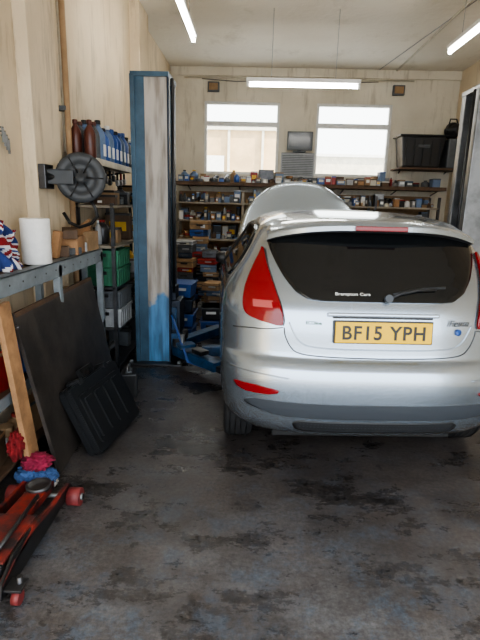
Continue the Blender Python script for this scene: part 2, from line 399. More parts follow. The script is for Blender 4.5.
def pr(x, z):
    h = bvh.ray_cast(Vector((x, -3, z)), Vector((0, 1, 0))); return h[0], h[1]
def ps(side):
    def f(y, z):
        h = bvh.ray_cast(Vector((side*3, y, z)), Vector((-side, 0, 0))); return h[0], h[1]
    return f
def pf(x, z):
    h = bvh.ray_cast(Vector((x, 7, z)), Vector((0, -1, 0))); return h[0], h[1]
def ptop(x, y):
    h = bvh.ray_cast(Vector((x, y, 3)), Vector((0, 0, -1))); return h[0], h[1]
def patch(name, ks, proj, m, nu=30, nv=8, off=.004, thick=.012, mat2=None, m2f=None):
    rs = []
    for i in range(len(ks)-1):
        a = ks[max(i-1, 0)]; b = ks[i]; c_ = ks[i+1]; d = ks[min(i+2, len(ks)-1)]
        for k in range(nv):
            t = k/nv; rs.append([b[0]+(c_[0]-b[0])*t]+[crom(a[j], b[j], c_[j], d[j], t) for j in (1, 2)])
    rs.append(ks[-1])
    bm = bmesh.new(); g = []
    for v, u0, u1 in rs:
        row = []
        for i in range(nu+1):
            q, nn = proj(u0+(u1-u0)*i/nu, v)
            if q is None: q, nn = (row[-1].co.copy() if row else Vector((u0, .5, v))), Vector((0, 0, 0))
            c0 = Vector((0, 1.9, .8))
            if nn.dot(q-c0) < 0: nn = -nn
            row.append(bm.verts.new(q+nn*off))
        g.append(row)
    for a, b in zip(g, g[1:]):
        for i in range(nu):
            f = bm.faces.new((a[i], a[i+1], b[i+1], b[i])); f.smooth = True
            if m2f and m2f((a[i].co+b[i+1].co)/2): f.material_index = 1
    me = bpy.data.meshes.new(name); bm.to_mesh(me); bm.free(); me.materials.append(M[m])
    if mat2: me.materials.append(M[mat2])
    o = bpy.data.objects.new(name, me); COL.objects.link(o); o.parent = car
    s = o.modifiers.new('s', 'SOLIDIFY'); s.thickness = thick; s.offset = 0
    return o
def sline(name, pts, proj, r, m, off=.0, closed=False, step=8):
    P = []
    for i in range(len(pts)-1):
        a = pts[max(i-1, 0)]; b = pts[i]; c_ = pts[i+1]; d = pts[min(i+2, len(pts)-1)]
        for k in range(step):
            t = k/step; P.append([crom(a[j], b[j], c_[j], d[j], t) for j in (0, 1)])
    P.append(pts[-1]); Q = []
    for u, v in P:
        q, nn = proj(u, v)
        if q is not None: Q.append(q+(q-Vector((0, 1.9, .8))).normalized()*off)
    return MB(name, car).tube(Q, r, m, 6).done()

patch('rear_glass', [(1.045, -.33, .33), (1.052, -.40, .40), (1.09, -.465, .465), (1.16, -.525, .525), (1.25, -.575, .575), (1.33, -.60, .60), (1.40, -.585, .585)], pr, 'glassd', 40)
for sd in (-1, 1):
    ks = [(.910, .570, .535), (.925, .640, .530), (.948, .712, .530), (.98, .738, .536), (1.03, .742, .550), (1.09, .730, .572), (1.15, .706, .592), (1.21, .676, .610), (1.27, .644, .620), (1.295, .634, .624)]
    patch('tail_lamp_%s' % ('l' if sd < 0 else 'r'), [(z, sd*a, sd*b) for z, a, b in ks], pr, 'lampred', 22, 10, off=.008, thick=.02,
          mat2='lamprose', m2f=lambda q: 1.0 < q.z < 1.035 and .59 < abs(q.x) < .69)
    sline('lamp_seal', [(sd*b+sd*-.004, z) for z, a, b in ks], pr, .003, 'trimk', .004)
    sline('tailgate_gap', [(sd*.525, .90), (sd*.52, .86), (sd*.49, .80), (sd*.44, .765), (sd*.30, .752), (0, .748)], pr, .0035, 'trimk', .0)
    sline('bumper_gap', [(sd*.53, .90), (sd*.62, .885), (sd*.72, .88), (sd*.80, .87)], pr, .003, 'trimk', .0)
    ks = [(1.075, 1.0, 2.62), (1.10, .72, 2.6), (1.14, .62, 2.5), (1.22, .64, 2.36), (1.31, .70, 2.2), (1.38, .82, 2.05), (1.405, 1.0, 1.95)]
    patch('side_glass_%s' % ('l' if sd < 0 else 'r'), ks, ps(sd), 'glassd', 40, 4)
    sline('b_pillar', [(1.62, 1.09), (1.55, 1.39)], ps(sd), .02, 'trimk', .0)
    sline('door_gap', [(1.02, 1.05), (1.0, .8), (1.12, .45), (1.2, .30)], ps(sd), .004, 'trimk')
    patch('reflector_%s' % ('l' if sd < 0 else 'r'), [(.540, sd*.72, sd*.60), (.553, sd*.765, sd*.555), (.572, sd*.785, sd*.56), (.585, sd*.785, sd*.67)], pr, 'lampred', 14, 4, off=.004)
    sline('bumper_crease', [(sd*.83, .66), (sd*.70, .655), (sd*.5, .64)], pr, .004, 'paint', .0)
patch('windscreen', [(1.08, -.62, .62), (1.2, -.60, .60), (1.37, -.52, .52)], pf, 'glassd', 30)
patch('bumper_insert', [(.415, -.50, .50), (.425, -.58, .58), (.45, -.68, .68), (.475, -.73, .73), (.50, -.68, .68), (.505, -.54, .54)], pr, 'trimg', 40, 4, off=.002)
patch('diffuser_mesh', [(.315, -.40, .40), (.33, -.44, .44), (.37, -.46, .46), (.392, -.43, .43)], pr, 'trimk', 40, 4, off=.003)
dm = MB('diffuser_slats', car)
for i in range(-21, 22, 1):
    for z in (.335, .355, .375):
        q, nn = pr(i*.02, z)
        dm.box(q+Vector((0, -.004, 0)), (.005, .012, .012), 'trimg', (0, 0, 0))
dm.done()
q, nn = pr(0, .895)
tilt = radians(90-6)
pl = MB('number_plate', car); pl.box(q+Vector((0, -.022, 0)), (.52, .012, .112), 'plate', (radians(-6), 0, 0), .004)
pl.box(q+Vector((0, -.012, 0)), (.535, .014, .125), 'trimk', (radians(-6), 0, 0), .004); pl.done()
text_mesh('plate_text', 'BF15 YPH', .445, .076, q+Vector((0, -.030, 0)), (tilt, 0, 0), 'ink', car, bold=.02, space=1.12)
h = MB('tailgate_handle', car); q2, _ = pr(0, .985); h.box(q2+Vector((0, -.012, 0)), (.60, .03, .022), 'paint', (radians(-12), 0, 0), .008); h.box(q2+Vector((0, -.006, -.016)), (.54, .02, .012), 'trimk', (radians(-8), 0, 0), .004); h.done()
sline('recess_edge', [(-.50, .93), (-.44, .83), (-.33, .80), (0, .795), (.33, .80), (.44, .83), (.50, .93)], pr, .004, 'paint', .001)
q3, _ = pr(-.37, .935); text_mesh('green_badge', 'ECOline', .085, .018, q3+Vector((0, -.008, 0)), (tilt, 0, radians(-8)), 'green', car, bold=.01)
q3, _ = pr(.42, .945); text_mesh('script_badge', 'Festa', .12, .034, q3+Vector((0, -.010, 0)), (tilt, 0, radians(10)), 'trimg', car, .3)
q3, _ = pr(.42, .895); b_ = MB('blue_badge', car); b_.lathe([(.0, 0), (.018, 0), (.018, .005), (0, .006)], q3+Vector((0, -.004, 0)), 'bluep', (radians(84), 0, radians(10)), 20); b_.done()
q3, _ = pr(-.16, 1.085); text_mesh('dealer_sticker', 'Brampton Cars', .19, .022, q3+Vector((0, -.016, 0)), (radians(54), 0, 0), 'white', car, bold=.01)
wq = [pr(x, z)[0]+Vector((0, -.022, .006)) for x, z in ((.03, 1.062), (.10, 1.090), (.20, 1.108), (.30, 1.112))]
w = MB('rear_wiper', car); w.tube(wq, .008, 'trimk'); w.cyl(wq[0]+Vector((0, .03, -.01)), wq[0]+Vector((0, -.012, .006)), .022, 'trimg')
bl = [pr(x, z)[0]+Vector((0, -.012, .004)) for x, z in ((.06, 1.085), (.14, 1.102), (.24, 1.116), (.36, 1.12))]; w.tube(bl, .006, 'trimg'); w.done()
bm = bmesh.new(); g = []; NX = 48
for i in range(NX+1):
    x = -.61+1.22*i/NX; k = abs(x)/.61; dr = .07*k**3.2; te = .265+.17*k**2.4
    za = ptop(x*.95, .80)[0]; zb = ptop(x*.95, .62)[0]
    A = Vector((x*.95, .80, za.z+.001)); B = Vector((x*.97, .60, min(zb.z+.007, 1.494-dr)))
    C = Vector((x, te+.10, 1.470-dr)); D = Vector((x, te, 1.444-dr)); E = Vector((x, te+.002, 1.418-dr)); F = Vector((x, te+.05, 1.404-dr)); G = Vector((x*.95, .50+.05*k, 1.392-dr))
    g.append([bm.verts.new(v) for v in (A, B, C, D, E, F, G)])
for a, b in zip(g, g[1:]):
    for j in range(6):
        f = bm.faces.new((a[j], b[j], b[j+1], a[j+1])); f.smooth = j != 3; f.material_index = 1 if j >= 4 else 0
for r_ in (g[0], g[-1]): bm.faces.new(r_)
bmesh.ops.recalc_face_normals(bm, faces=bm.faces)
me = bpy.data.meshes.new('roof_spoiler'); bm.to_mesh(me); bm.free(); me.materials.append(M['paint']); me.materials.append(M['trimk'])
o = bpy.data.objects.new('roof_spoiler', me); COL.objects.link(o); o.parent = car
bk = MB('high_brake_lamp', car); bk.box((0, .264, 1.431), (.29, .022, .026), 'lampred', bev=.004); bk.done()
bm = bmesh.new(); g = []; A55 = radians(52); NU, NV = 24, 16
for j in range(NV+1):
    v = j/NV; row = []
    for i in range(NU+1):
        u = -1+2*i/NU; hw = .76-.13*v-.17*v**4
        ln = 1.0*v*(1-.17*abs(u)**3) + .04*(1-v)*u*u
        cr = .06*(1-u*u)*(.6+.4*v)-.10*max(0, v-.75)**2*4
        row.append(bm.verts.new((u*hw, 2.96+ln*cos(A55)-cr*sin(A55), 1.0+ln*sin(A55)+cr*cos(A55))))
    g.append(row)
for a, b in zip(g, g[1:]):
    for i in range(NU): f = bm.faces.new((a[i], a[i+1], b[i+1], b[i])); f.smooth = True
me = bpy.data.meshes.new('bonnet'); bm.to_mesh(me); bm.free(); me.materials.append(M['paint'])
o = bpy.data.objects.new('bonnet', me); COL.objects.link(o); o.parent = car; s_ = o.modifiers.new('s', 'SOLIDIFY'); s_.thickness = .02; s_.offset = 0
pb = MB('bonnet_prop', car); pb.cyl((.35, 3.75, .78), (.35, 3.42, 1.55), .006, 'steeld'); pb.done()
for sd in (-1, 1):
    mm = MB('door_mirror', car); mm.lathe([(.0, -.07), (.04, -.065), (.06, -.03), (.065, .02), (.05, .06), (0, .08)], (sd*.885, 2.40, 1.02), 'trimk', (0, radians(90), 0), 20, .8)
    mm.box((sd*.86, 2.40, .98), (.1, .05, .03), 'trimk', bev=.008); mm.done()
for sx in (-1, 1):
    for wy in (.71, 3.2):
        w = MB('wheel', car); xo = sx*.845; rot = (0, sx*radians(90), 0)
        w.lathe([(.19, -.185), (.26, -.19), (.288, -.182), (.302, -.16), (.305, -.09), (.302, -.03), (.288, -.008), (.26, 0), (.20, -.004), (.195, -.02), (.195, -.16)], (xo, wy, .305), 'blackm', rot, 40)
        w.lathe([(.02, -.17), (.195, -.165), (.198, -.02), (.19, -.01), (.18, -.03), (.17, -.06), (.02, -.06)], (xo, wy, .305), 'steeld', rot, 36)
        for k in range(7):
            a = 2*pi*k/7; w.box((xo-sx*.022, wy+.105*cos(a), .305+.105*sin(a)), (.02, .17, .03), 'greyl', (a, 0, 0), .005)
        w.cyl((xo-sx*.04, wy, .305), (xo-sx*.008, wy, .305), .045, 'greyl')
        for k in range(4):
            xx = xo-sx*(.04+.036*k); w.lathe([(.3045, -.004), (.3065, -.003), (.3065, .003), (.3045, .004)], (xx, wy, .305), 'ink', rot, 40)
        w.done()
ex = MB('underbody', car); ex.bb(-.55, .55, .3, 3.6, .17, .235, 'blackm', .01); ex.done()

# ------------------------------------------------------------ vehicle lift posts
def lift_post(cx, side, front, face, H):
    o = MB('vehicle_lift_post')
    def X(a): return cx+side*a
    def B(a0, a1, y0, y1, z0, z1, m, bev=.004):
        x0, x1 = sorted((X(a0), X(a1))); o.bb(x0, x1, y0, y1, z0, z1, m, bev)
    B(-.24, .28, 4.36, 4.92, 0, .02, 'steeld')
    B(-.16, -.05, 4.45, 4.49, .02, H, front); B(-.05, .15, 4.455, 4.49, .02, H, face)
    B(-.16, -.14, 4.49, 4.80, .02, H, front); B(-.14, .15, 4.78, 4.81, .02, H, front)
    B(.15, .165, 4.44, 4.53, .02, H, 'navy' if side > 0 else front); B(.15, .165, 4.74, 4.82, .02, H, 'navy' if side > 0 else front)
    B(-.10, .12, 4.53, 4.75, .15, .95, 'navy'); B(.12, .20, 4.55, 4.73, .18, .75, 'navy')
    B(-.165, .17, 4.43, 4.83, H-.02, H+.02, front); B(-.17, -.13, 4.43, 4.46, .02, H, front)
    o.cyl((X(.05), 4.60, .95), (X(.05), 4.60, H-.02), .025, 'chrome')
    o.cyl((X(.19), 4.50, .7), (X(.19), 4.50, H-.02), .012, 'black')
    for a in (-.21, .25):
        for y in (4.4, 4.88): o.cyl((X(a), y, .02), (X(a), y, .05), .018, 'steel', seg=6)
    B(.14, .24, 4.48, 4.80, .16, .30, 'blue', .008)
    B(.16, .25, 4.50, 4.78, .30, .62, 'navy', .008); B(.17, .22, 4.47, 4.50, .34, .56, 'blue', .004)
    def arm(p, q):
        p = Vector(p); q = Vector(q); d = q-p; a = atan2(d.y, d.x); c = (p+q)/2
        o.box(c-d*.12, (d.length*.78, .12, .085), 'blue', (0, 0, a), .006)
        o.box(c+d*.18, (d.length*.66, .075, .055), 'steeld', (0, 0, a), .005)
        o.cyl(p+Vector((0, 0, -.07)), p+Vector((0, 0, .10)), .05, 'steeld')
        o.cyl(q+Vector((0, 0, -.04)), q+Vector((0, 0, .035)), .03, 'steel'); o.lathe([(.055, 0), (.06, .005), (.06, .025), (.05, .03)], q+Vector((0, 0, .035)), 'blackm')
    arm((X(.22), 4.50, .15), (X(.80), 3.90, .10)); arm((X(.24), 4.76, .17), (X(.70), 5.5, .10))
    o.tube([(X(.18), 4.42, .5), (X(.28), 4.3, .30), (X(.36), 4.24, .10), (X(.50), 4.30, .03)], .012, 'bluep')
    o.box((X(.33), 4.33, .235), (.16, .12, .03), 'blue', (0, 0, .5), .006); o.cyl((X(.30), 4.30, .2), (X(.30), 4.30, .34), .02, 'steel')
    o.box((X(.48), 4.20, .215), (.14, .10, .04), 'steeld', (0, 0, -.8), .008); o.box((X(.60), 4.62, .10), (.30, .10, .10), 'blue', (0, 0, .1), .01)
    return o.done()
lift_post(-.95, 1, 'slate', 'post', 2.60); lift_post(2.02, -1, 'greypost', 'greypost', 2.56)

# ------------------------------------------------------------ generic small goods
PAL = ['red', 'bluep', 'white', 'greyp', 'card', 'black', 'green', 'yellow', 'steel', 'woodd', 'blueg', 'cream', 'steeld', 'orange', 'black', 'steeld']
PALB = ['greyp', 'greyl', 'card', 'black', 'white', 'blueg', 'woodd', 'steel', 'cream', 'steeld', 'bluep', 'red', 'card', 'greyp', 'wood', 'blueg']
def bottle(o, x, y, z, r, h, m, cap='black', sy=.7):
    o.lathe([(r*.9, 0), (r, h*.03), (r, h*.62), (r*.85, h*.74), (r*.38, h*.86), (r*.34, h*.90), (r*.40, h*.90), (r*.40, h), (r*.3, h)], (x, y, z), m, (0, 0, 0), 16, sy)
    o.lathe([(r*.42, 0), (r*.44, .002), (r*.44, h*.09), (r*.36, h*.1)], (x, y, z+h*.905), cap, seg=12)
def clutter(o, x0, x1, y0, y1, z, hmax, seed, axis='x', pal=PAL, wmin=.05, wmax=.18, fill=.95):
    r = random.Random(seed); a0, a1 = (x0, x1) if axis == 'x' else (y0, y1); b0, b1 = (y0, y1) if axis == 'x' else (x0, x1)
    a = a0
    while a < a1-wmin:
        w = min(r.uniform(wmin, wmax), a1-a); hh = hmax*r.uniform(.35, 1); dd = (b1-b0)*r.uniform(.55, .95)
        ac, bc = a+w/2, (b0+b1)/2; x, y = (ac, bc) if axis == 'x' else (bc, ac); m = r.choice(pal); k = r.random()
        if r.random() < fill:
            if k < .5:
                dx, dy = (w*.9, dd) if axis == 'x' else (dd, w*.9); rz = r.uniform(-.15, .15)
                o.box((x, y, z+hh/2), (dx, dy, hh), m, (0, 0, rz), bev=.006)
                o.box((x, y, z+hh-.012), (dx*1.03, dy*1.02, .02), r.choice(pal), (0, 0, rz), bev=.003)
                if r.random() < .5: o.box((x, y, z+hh*.5), (dx*.7, dy*1.01, hh*.35), r.choice(('white', 'yellow', 'cream')), (0, 0, rz))
            elif k < .72: bottle(o, x, y, z, min(w*.45, .07), hh, m, r.choice(('black', 'red', 'white', 'yellow')), 1)
            elif k < .82:
                rr = min(w*.45, .07); o.lathe([(rr, 0), (rr, hh*.1), (rr*.96, hh*.12), (rr*.96, hh*.6), (rr, hh*.62), (rr, hh*.66), (rr*.9, hh*.66)], (x, y, z), m)
                o.box((x, y, z+hh*.33), (rr*1.1, rr*2.02, hh*.25), 'white')
            elif k < .92:
                o.cyl((x-w*.3, y-.05, z+.03), (x+w*.35, y+.06, z+hh*.5), .018, r.choice(('steel', 'steeld', 'black')), r2=.03)
                o.box((x, y+.04, z+.03), (w*.8, .12, .06), r.choice(pal), (0, 0, r.uniform(-.5, .5)), .01)
            else:
                rr = min(w*.5, .06)
                for q in range(3): o.lathe([(rr*.6, 0), (rr, .003), (rr, hh*.2), (rr*.6, hh*.22)], (x, y, z+q*hh*.23), r.choice(pal))
        a += w+r.uniform(0, .015)

# ------------------------------------------------------------ back wall storage
sh = MB('wall_shelf'); Y0, Y1 = 8.5, YB
sh.bb(-1.4, 3.2, Y0, Y1, 1.83, 1.89, 'woodd', .004)
for x in (-1.2, -.3, .6, 1.5, 2.4, 3.1): sh.tube([(x, 8.62, 1.83), (x, 8.97, 1.76)], .01, 'steeld')
sh.done()
s1 = MB('parts_and_cans'); clutter(s1, -1.35, -.35, 8.66, 8.92, 1.892, .28, 3, pal=PALB, wmin=.1, wmax=.26); clutter(s1, -1.35, 2.3, 8.50, 8.64, 1.892, .15, 44, pal=PALB, wmax=.16); clutter(s1, -.35, 2.3, 8.68, 8.86, 1.892, .26, 4, pal=PALB, wmax=.30); clutter(s1, 2.3, 3.15, 8.58, 8.92, 1.892, .22, 5, pal=PALB); s1.done()
rk = MB('storage_rack')
for x in (-1.4, -.25, .9, 2.0, 3.06):
    for y in (8.42, 8.90): rk.bb(x, x+.04, y, y+.04, 0, 1.72, 'dimcream' if x < 0 else 'steeld')
for z in (.18, .55, .90, 1.22, 1.52): rk.bb(-1.4, 3.1, 8.42, 8.95, z, z+.03, 'dimcream', .003)
rk.bb(-1.4, 3.1, 8.955, 8.975, .1, 1.74, 'card'); rk.done()
s2 = MB('stored_car_parts')
for i, z in enumerate((.21, .58, .93, 1.25, 1.55)):
    for k, (a, b) in enumerate(((-1.34, -.27), (-.19, .88), (.96, 1.98), (2.06, 3.04))):
        clutter(s2, a, b, 8.66, 8.89, z, (.32, .30, .27, .26, .24)[i], 120+i*5+k, pal=PALB, wmin=.05, wmax=.18, fill=1)
        clutter(s2, a, b, 8.46, 8.62, z, (.22, .22, .18, .18, .16)[i], 20+i*5+k, pal=PALB, wmin=.03, wmax=.11, fill=1)
s2.done()
st = MB('tool_case_stack')
r = random.Random(5)
CP = ['bluep', 'black', 'red', 'greyp', 'blueg', 'steeld', 'navy', 'card', 'red', 'bluep', 'navy', 'greyl']
for cx, base, top in ((-1.02, 6.9, 1.05), (-.68, 7.0, .95), (-.36, 7.15, .98), (-.55, 6.45, .52), (-.88, 7.45, 1.3)):
    z = 0
    while True:
        hh = r.uniform(.05, .15); m = r.choice(CP)
        if z+hh > top: break
        w_ = r.uniform(.20, .33); a = r.uniform(-.25, .25); ox = r.uniform(-.03, .03); oy = r.uniform(-.05, .05); dd = r.uniform(.20, .34)
        st.box((cx+ox, base+.2+oy, z+hh/2), (w_, dd, hh-.004), m, (0, 0, a), .012)
        st.box((cx+ox, base+.2+oy, z+hh*.6), (w_*1.02, dd*1.02, .008), 'black', (0, 0, a), .002)
        fy = base+.2+oy-dd/2-.005; st.box((cx+ox, fy, z+hh*.5), (.10, .03, .02), r.choice(('black', 'greyl')), (0, 0, a), .006)
        if r.random() < .35: st.box((cx+ox+.05, fy, z+hh*.4), (.07, .01, hh*.4), r.choice(('white', 'yellow', 'cream')), (0, 0, a))
        z += hh
st.done()
# blue plastic storage boxes standing just behind the lift post
bs = MB('blue_storage_bins')
for k, (x, y, z, m) in enumerate(((-.80, 5.35, 0, 'bluep'), (-.79, 5.37, .17, 'bluep'), (-.81, 5.34, .34, 'navy'), (-.80, 5.36, .51, 'bluep'), (-.50, 5.75, 0, 'bluep'), (-.50, 5.77, .16, 'black'))):
    bs.box((x, y, z+.08), (.26, .34, .155), m, (pi, 0, .08*(k % 3-1)), .01, .9); bs.box((x, y, z+.15), (.28, .36, .015), m, (0, 0, .08*(k % 3-1)), .004)
    bs.box((x, y-.178, z+.10), (.12, .02, .03), 'white' if k % 2 else 'black', (0, 0, .08*(k % 3-1)), .004)
bs.done()
cb = MB('wall_heater'); cb.box((.70, 8.93, 2.22), (.58, .09, .42), 'greyl', bev=.012)
for i in range(12): cb.box((.70, 8.88, 2.06+i*.029), (.54, .012, .012), 'greyp')
cb.done()
mo = MB('monitor'); mo.box((.72, 8.86, 2.62), (.44, .05, .31), 'greyp', bev=.01).box((.72, 8.832, 2.63), (.37, .006, .24), 'screen').box((.72, 8.9, 2.52), (.07, .06, .16), 'greyp').box((.72, 8.9, 2.445), (.22, .12, .02), 'greyp', bev=.004); mo.done()
hs = MB('bracket_shelf'); hs.bb(2.36, 3.38, 8.45, 9.0, 2.17, 2.20, 'woodd', .004)
for x in (2.5, 3.3): hs.tube([(x, 8.9, 2.17), (x, 8.98, 2.14)], .012, 'steeld')
hs.done()
def crate(name, c, d, m, rot=0, par=None):
    o = MB(name); x, y, z = c; w, l, h = d; T = .012
    def bx(cc, dd, mm, bv=.003):
        v = Matrix.Rotation(rot, 3, 'Z') @ Vector(cc); o.box((x+v.x, y+v.y, z+v.z), dd, mm, (0, 0, rot), bv)
    bx((0, 0, T/2), (w*.94, l*.94, T), m)
    for s in (-1, 1):
        bx((s*w*.48, 0, h/2), (T, l, h), m); bx((0, s*l*.48, h/2), (w, T, h), m)
        bx((s*w*.49, 0, h-.012), (T*2.2, l*1.03, .024), m); bx((0, s*l*.49, h-.012), (w*1.03, T*2.2, .024), m)
        bx((0, s*l*.485, h*.72), (w*.3, T*1.5, .03), 'black')
        for k in range(5):
            bx((w*(-.38+.19*k), s*l*.487, h*.45), (.012, T*1.4, h*.8), m)
            bx((s*w*.487, l*(-.38+.19*k), h*.45), (T*1.4, .012, h*.8), m)
    return o
bn = MB('black_bin'); bn.box((2.74, 8.72, 2.455), (.74, .42, .50), 'black', (pi, 0, 0), .03, .84)
bn.box((2.74, 8.72, 2.71), (.80, .47, .03), 'black', (0, 0, 0), .012); bn.box((2.74, 8.49, 2.54), (.20, .03, .05), 'greyp', bev=.01)
for k in range(5): bn.box((2.46+.14*k, 8.505, 2.44), (.012, .02, .40), 'black', (radians(-4), 0, 0), .003)
bn.done()
bg = MB('black_tool_bag'); bg.blob((3.26, 8.72, 2.82), (.13, .18, .14), 'black', 3, .15, fr=1.2); bg.box((3.26, 8.72, 2.44), (.20, .36, .48), 'greyp', (0, 0, 0), .03); bg.tube([(3.18, 8.7, 2.9), (3.20, 8.7, 3.0), (3.30, 8.7, 3.0), (3.34, 8.7, 2.9)], .012, 'black'); bg.done()
rb = MB('cardboard_boxes'); rb.box((2.85, 7.9, .25), (.6, .5, .5), 'card', (0, 0, .1), .006).box((2.85, 7.64, .30), (.3, .005, .14), 'white', (0, 0, .1)).box((2.9, 7.9, .68), (.45, .4, .35), 'card', (0, 0, -.15), .006).box((2.9, 7.9, .858), (.05, .41, .004), 'cream', (0, 0, -.15)); rb.done()

# ------------------------------------------------------------ left wall shelves
ls = MB('wall_shelf')
ls.bb(XL, -1.24, 3.86, 5.3, 1.83, 1.85, 'steel', .003).bb(-1.25, -1.235, 3.86, 5.3, 1.81, 1.86, 'cream', .002)
for y in (4.2, 5.0): ls.tube([(-1.27, y, 1.83), (XL+.01, y, 1.78)], .01, 'steeld')
ls.done()
ob_ = MB('oil_bottles'); r = random.Random(2); y = 3.92; i = 0
while y < 5.2:
    big = i >= 2; rr = .056 if big else .045; h = r.uniform(.27, .32) if big else .29
    m = ['brown', 'greyp', 'blueg', 'bluep', 'blueg', 'bluep', 'bluep', 'blueg', 'bluep', 'greyp', 'bluep', 'blueg', 'bluep', 'greyl'][i % 14]
    for xx in (-1.31, -1.42): bottle(ob_, xx, y, 1.852, rr, h, m, 'brown' if not big else r.choice(('black', 'white', 'bluep')), 1)
    if big: ob_.box((-1.31, y-.0, 1.94), (rr*2.02, rr*.9, .09), 'white', bev=.002); ob_.box((-1.31, y, 1.94), (rr*.9, rr*2.02, .09), 'greyl', bev=.002)
    y += rr*2+.012; i += 1
ob_.done()
rk = MB('shelving_unit'); y0, y1 = 4.12, 5.9
for y in (y0, 4.96, y1-.04):
    for x in (-1.53, -1.235): rk.bb(x, x+.03, y, y+.03, 0, 1.52, 'steeld')
for z in (.06, .40, .78, 1.14, 1.48): rk.bb(-1.54, -1.20, y0, y1, z, z+.022, 'dimcream' if z > 1 else 'steeld', .003)
rk.done()
lc = MB('small_parts_bins')
clutter(lc, -1.5, -1.24, 4.18, 5.85, 1.505, .20, 71, 'y', ['woodd', 'black', 'steeld', 'greyp', 'greyl', 'card', 'black']); clutter(lc, -1.5, -1.24, 4.18, 5.85, 1.165, .28, 72, 'y', ['white', 'woodd', 'greyl', 'card', 'greyp', 'steeld', 'black'])
clutter(lc, -1.5, -1.24, 4.75, 5.85, .805, .28, 73, 'y'); clutter(lc, -1.5, -1.24, 4.75, 5.85, .425, .28, 74, 'y', ['greyp', 'greyl', 'black', 'steeld']); clutter(lc, -1.5, -1.24, 4.18, 5.85, .085, .28, 75, 'y', ['greyp', 'black', 'steeld'])
lc.done()
crate('green_crate', (-1.34, 4.36, .804), (.30, .40, .16), 'green').done()
crate('green_crate', (-1.34, 4.36, .968), (.30, .40, .15), 'green').done()
crate('grey_crate', (-1.34, 4.38, .424), (.30, .40, .17), 'greyl').done()
crate('grey_crate', (-1.34, 4.38, .598), (.30, .40, .16), 'greyp').done()
MB('yellow_sign').bb(XL+.12, XL+.135, 6.3, 6.62, 2.3, 2.85, 'yellow', .003).done()
ht = MB('hanging_tools'); r = random.Random(12)
for k in range(9):
    y = 4.0+k*.12; L_ = r.uniform(.06, .10); x = XL+.22
    ht.cyl((x, y, 1.80), (x, y, 1.80-L_), .010, r.choice(('black', 'red', 'steel', 'steeld')), seg=8); ht.box((x, y, 1.80-L_), (.03, .05, .05), r.choice(('steel', 'steeld', 'black')), (r.uniform(-.6, .6), 0, 0), .006)
    ht.tube([(x, y, 1.80), (x, y, 1.825)], .003, 'steel')
ht.bb(XL+.19, XL+.25, 3.95, 5.1, 1.815, 1.829, 'steeld', .003); ht.done()
hr = MB('hose_reel'); C = Vector((-1.23, 3.46, 1.69)); ax = Vector((.30, -.95, 0)).normalized(); rt = Vector((0, 0, 1)).rotation_difference(ax).to_euler()
hr.lathe([(.02, -.07), (.160, -.07), (.168, -.06), (.168, -.045), (.12, -.04), (.12, .04), (.168, .045), (.168, .06), (.160, .07), (.11, .075), (.10, .06), (.04, .06), (.035, .09), (0, .09)], C, 'reel', rt, 36)
for k in range(5):
    a = k/4*.07-.035; hr.lathe([(.12, -.011), (.15, -.009), (.158, 0), (.15, .009), (.12, .011)], C+ax*a, 'black', rt, 30)
q = ax.to_track_quat('Z', 'Y')
for k in range(6):
    a = 2*pi*k/6; v = q @ Vector((cos(a), sin(a), 0)); hr.cyl(C+v*.03+ax*.075, C+v*.15+ax*.068, .006, 'black', seg=8)
hr.box(C+Vector((-.13, -.10, -.0)), (.22, .05, .10), 'reel', (0, 0, .2), .01)
hr.cyl(C+Vector((-.20, -.12, .0)), C+Vector((0, -.02, 0)), .035, 'black'); hr.box((-1.435, 3.36, 1.69), (.05, .14, .16), 'steeld', bev=.006)
hr.cyl((-1.44, 3.36, 1.69), C+Vector((-.15, -.1, 0)), .028, 'steeld')
hr.tube([C+Vector((.06, .0, -.15)), C+Vector((.09, .0, -.20)), C+Vector((.10, .01, -.26)), C+Vector((.05, .02, -.31)), C+Vector((-.04, .03, -.34)), C+Vector((-.12, .05, -.31)), C+Vector((-.16, .05, -.24))], .012, 'black'); hr.done()
us = MB('steel_shelf'); y0, y1 = 2.1, 4.02; xf = -1.28
us.bb(xf-.01, xf, y0, y1, 1.045, 1.150, 'beam', .002).bb(xf-.06, xf, y0, y1, 1.142, 1.150, 'beam').bb(XL+.1, xf-.01, y0, y1, 1.12, 1.140, 'woodd')
us.bb(XL+.1, xf-.01, y0, y1, .50, .52, 'woodd').bb(xf-.01, xf, y0, y1, .47, .53, 'beam').bb(XL+.1, xf-.01, y0, y1, .10, .12, 'woodd')
for y in (y0, 3.1, y1-.05):
    us.bb(xf-.045, xf, y, y+.045, 0, 1.12, 'beam'); us.bb(XL+.1, XL+.14, y, y+.04, 0, 1.12, 'beam')
for kk in range(13): us.cyl((xf-.001, y0+.05+kk*.15, 1.097), (xf+.0015, y0+.05+kk*.15, 1.097), .006, 'ink', seg=10)
us.done()
u2 = MB('stored_bottles'); clutter(u2, -1.43, -1.33, 2.2, 4.0, .52, .4, 90, 'y', PALB); clutter(u2, -1.43, -1.33, 2.2, 4.0, .12, .3, 91, 'y', PALB); u2.done()
pr_ = MB('paper_towel_roll'); prx = (-1.36, 2.97, 1.150)
pr_.lathe([(.03, 0), (.085, 0), (.088, .004), (.088, .272), (.085, .276), (.03, .276), (.028, .27), (.028, .1)], prx, 'paper', seg=36); pr_.done()
pt = MB('wooden_box')
pt.box((-1.36, 3.55, 1.217), (.14, .22, .13), 'wood', (0, 0, .1), .004).box((-1.36, 3.82, 1.227), (.15, .20, .15), 'card', (0, 0, -.1), .004).box((-1.34, 3.70, 1.289), (.02, .34, .14), 'wood', (.25, .2, 0), .003)
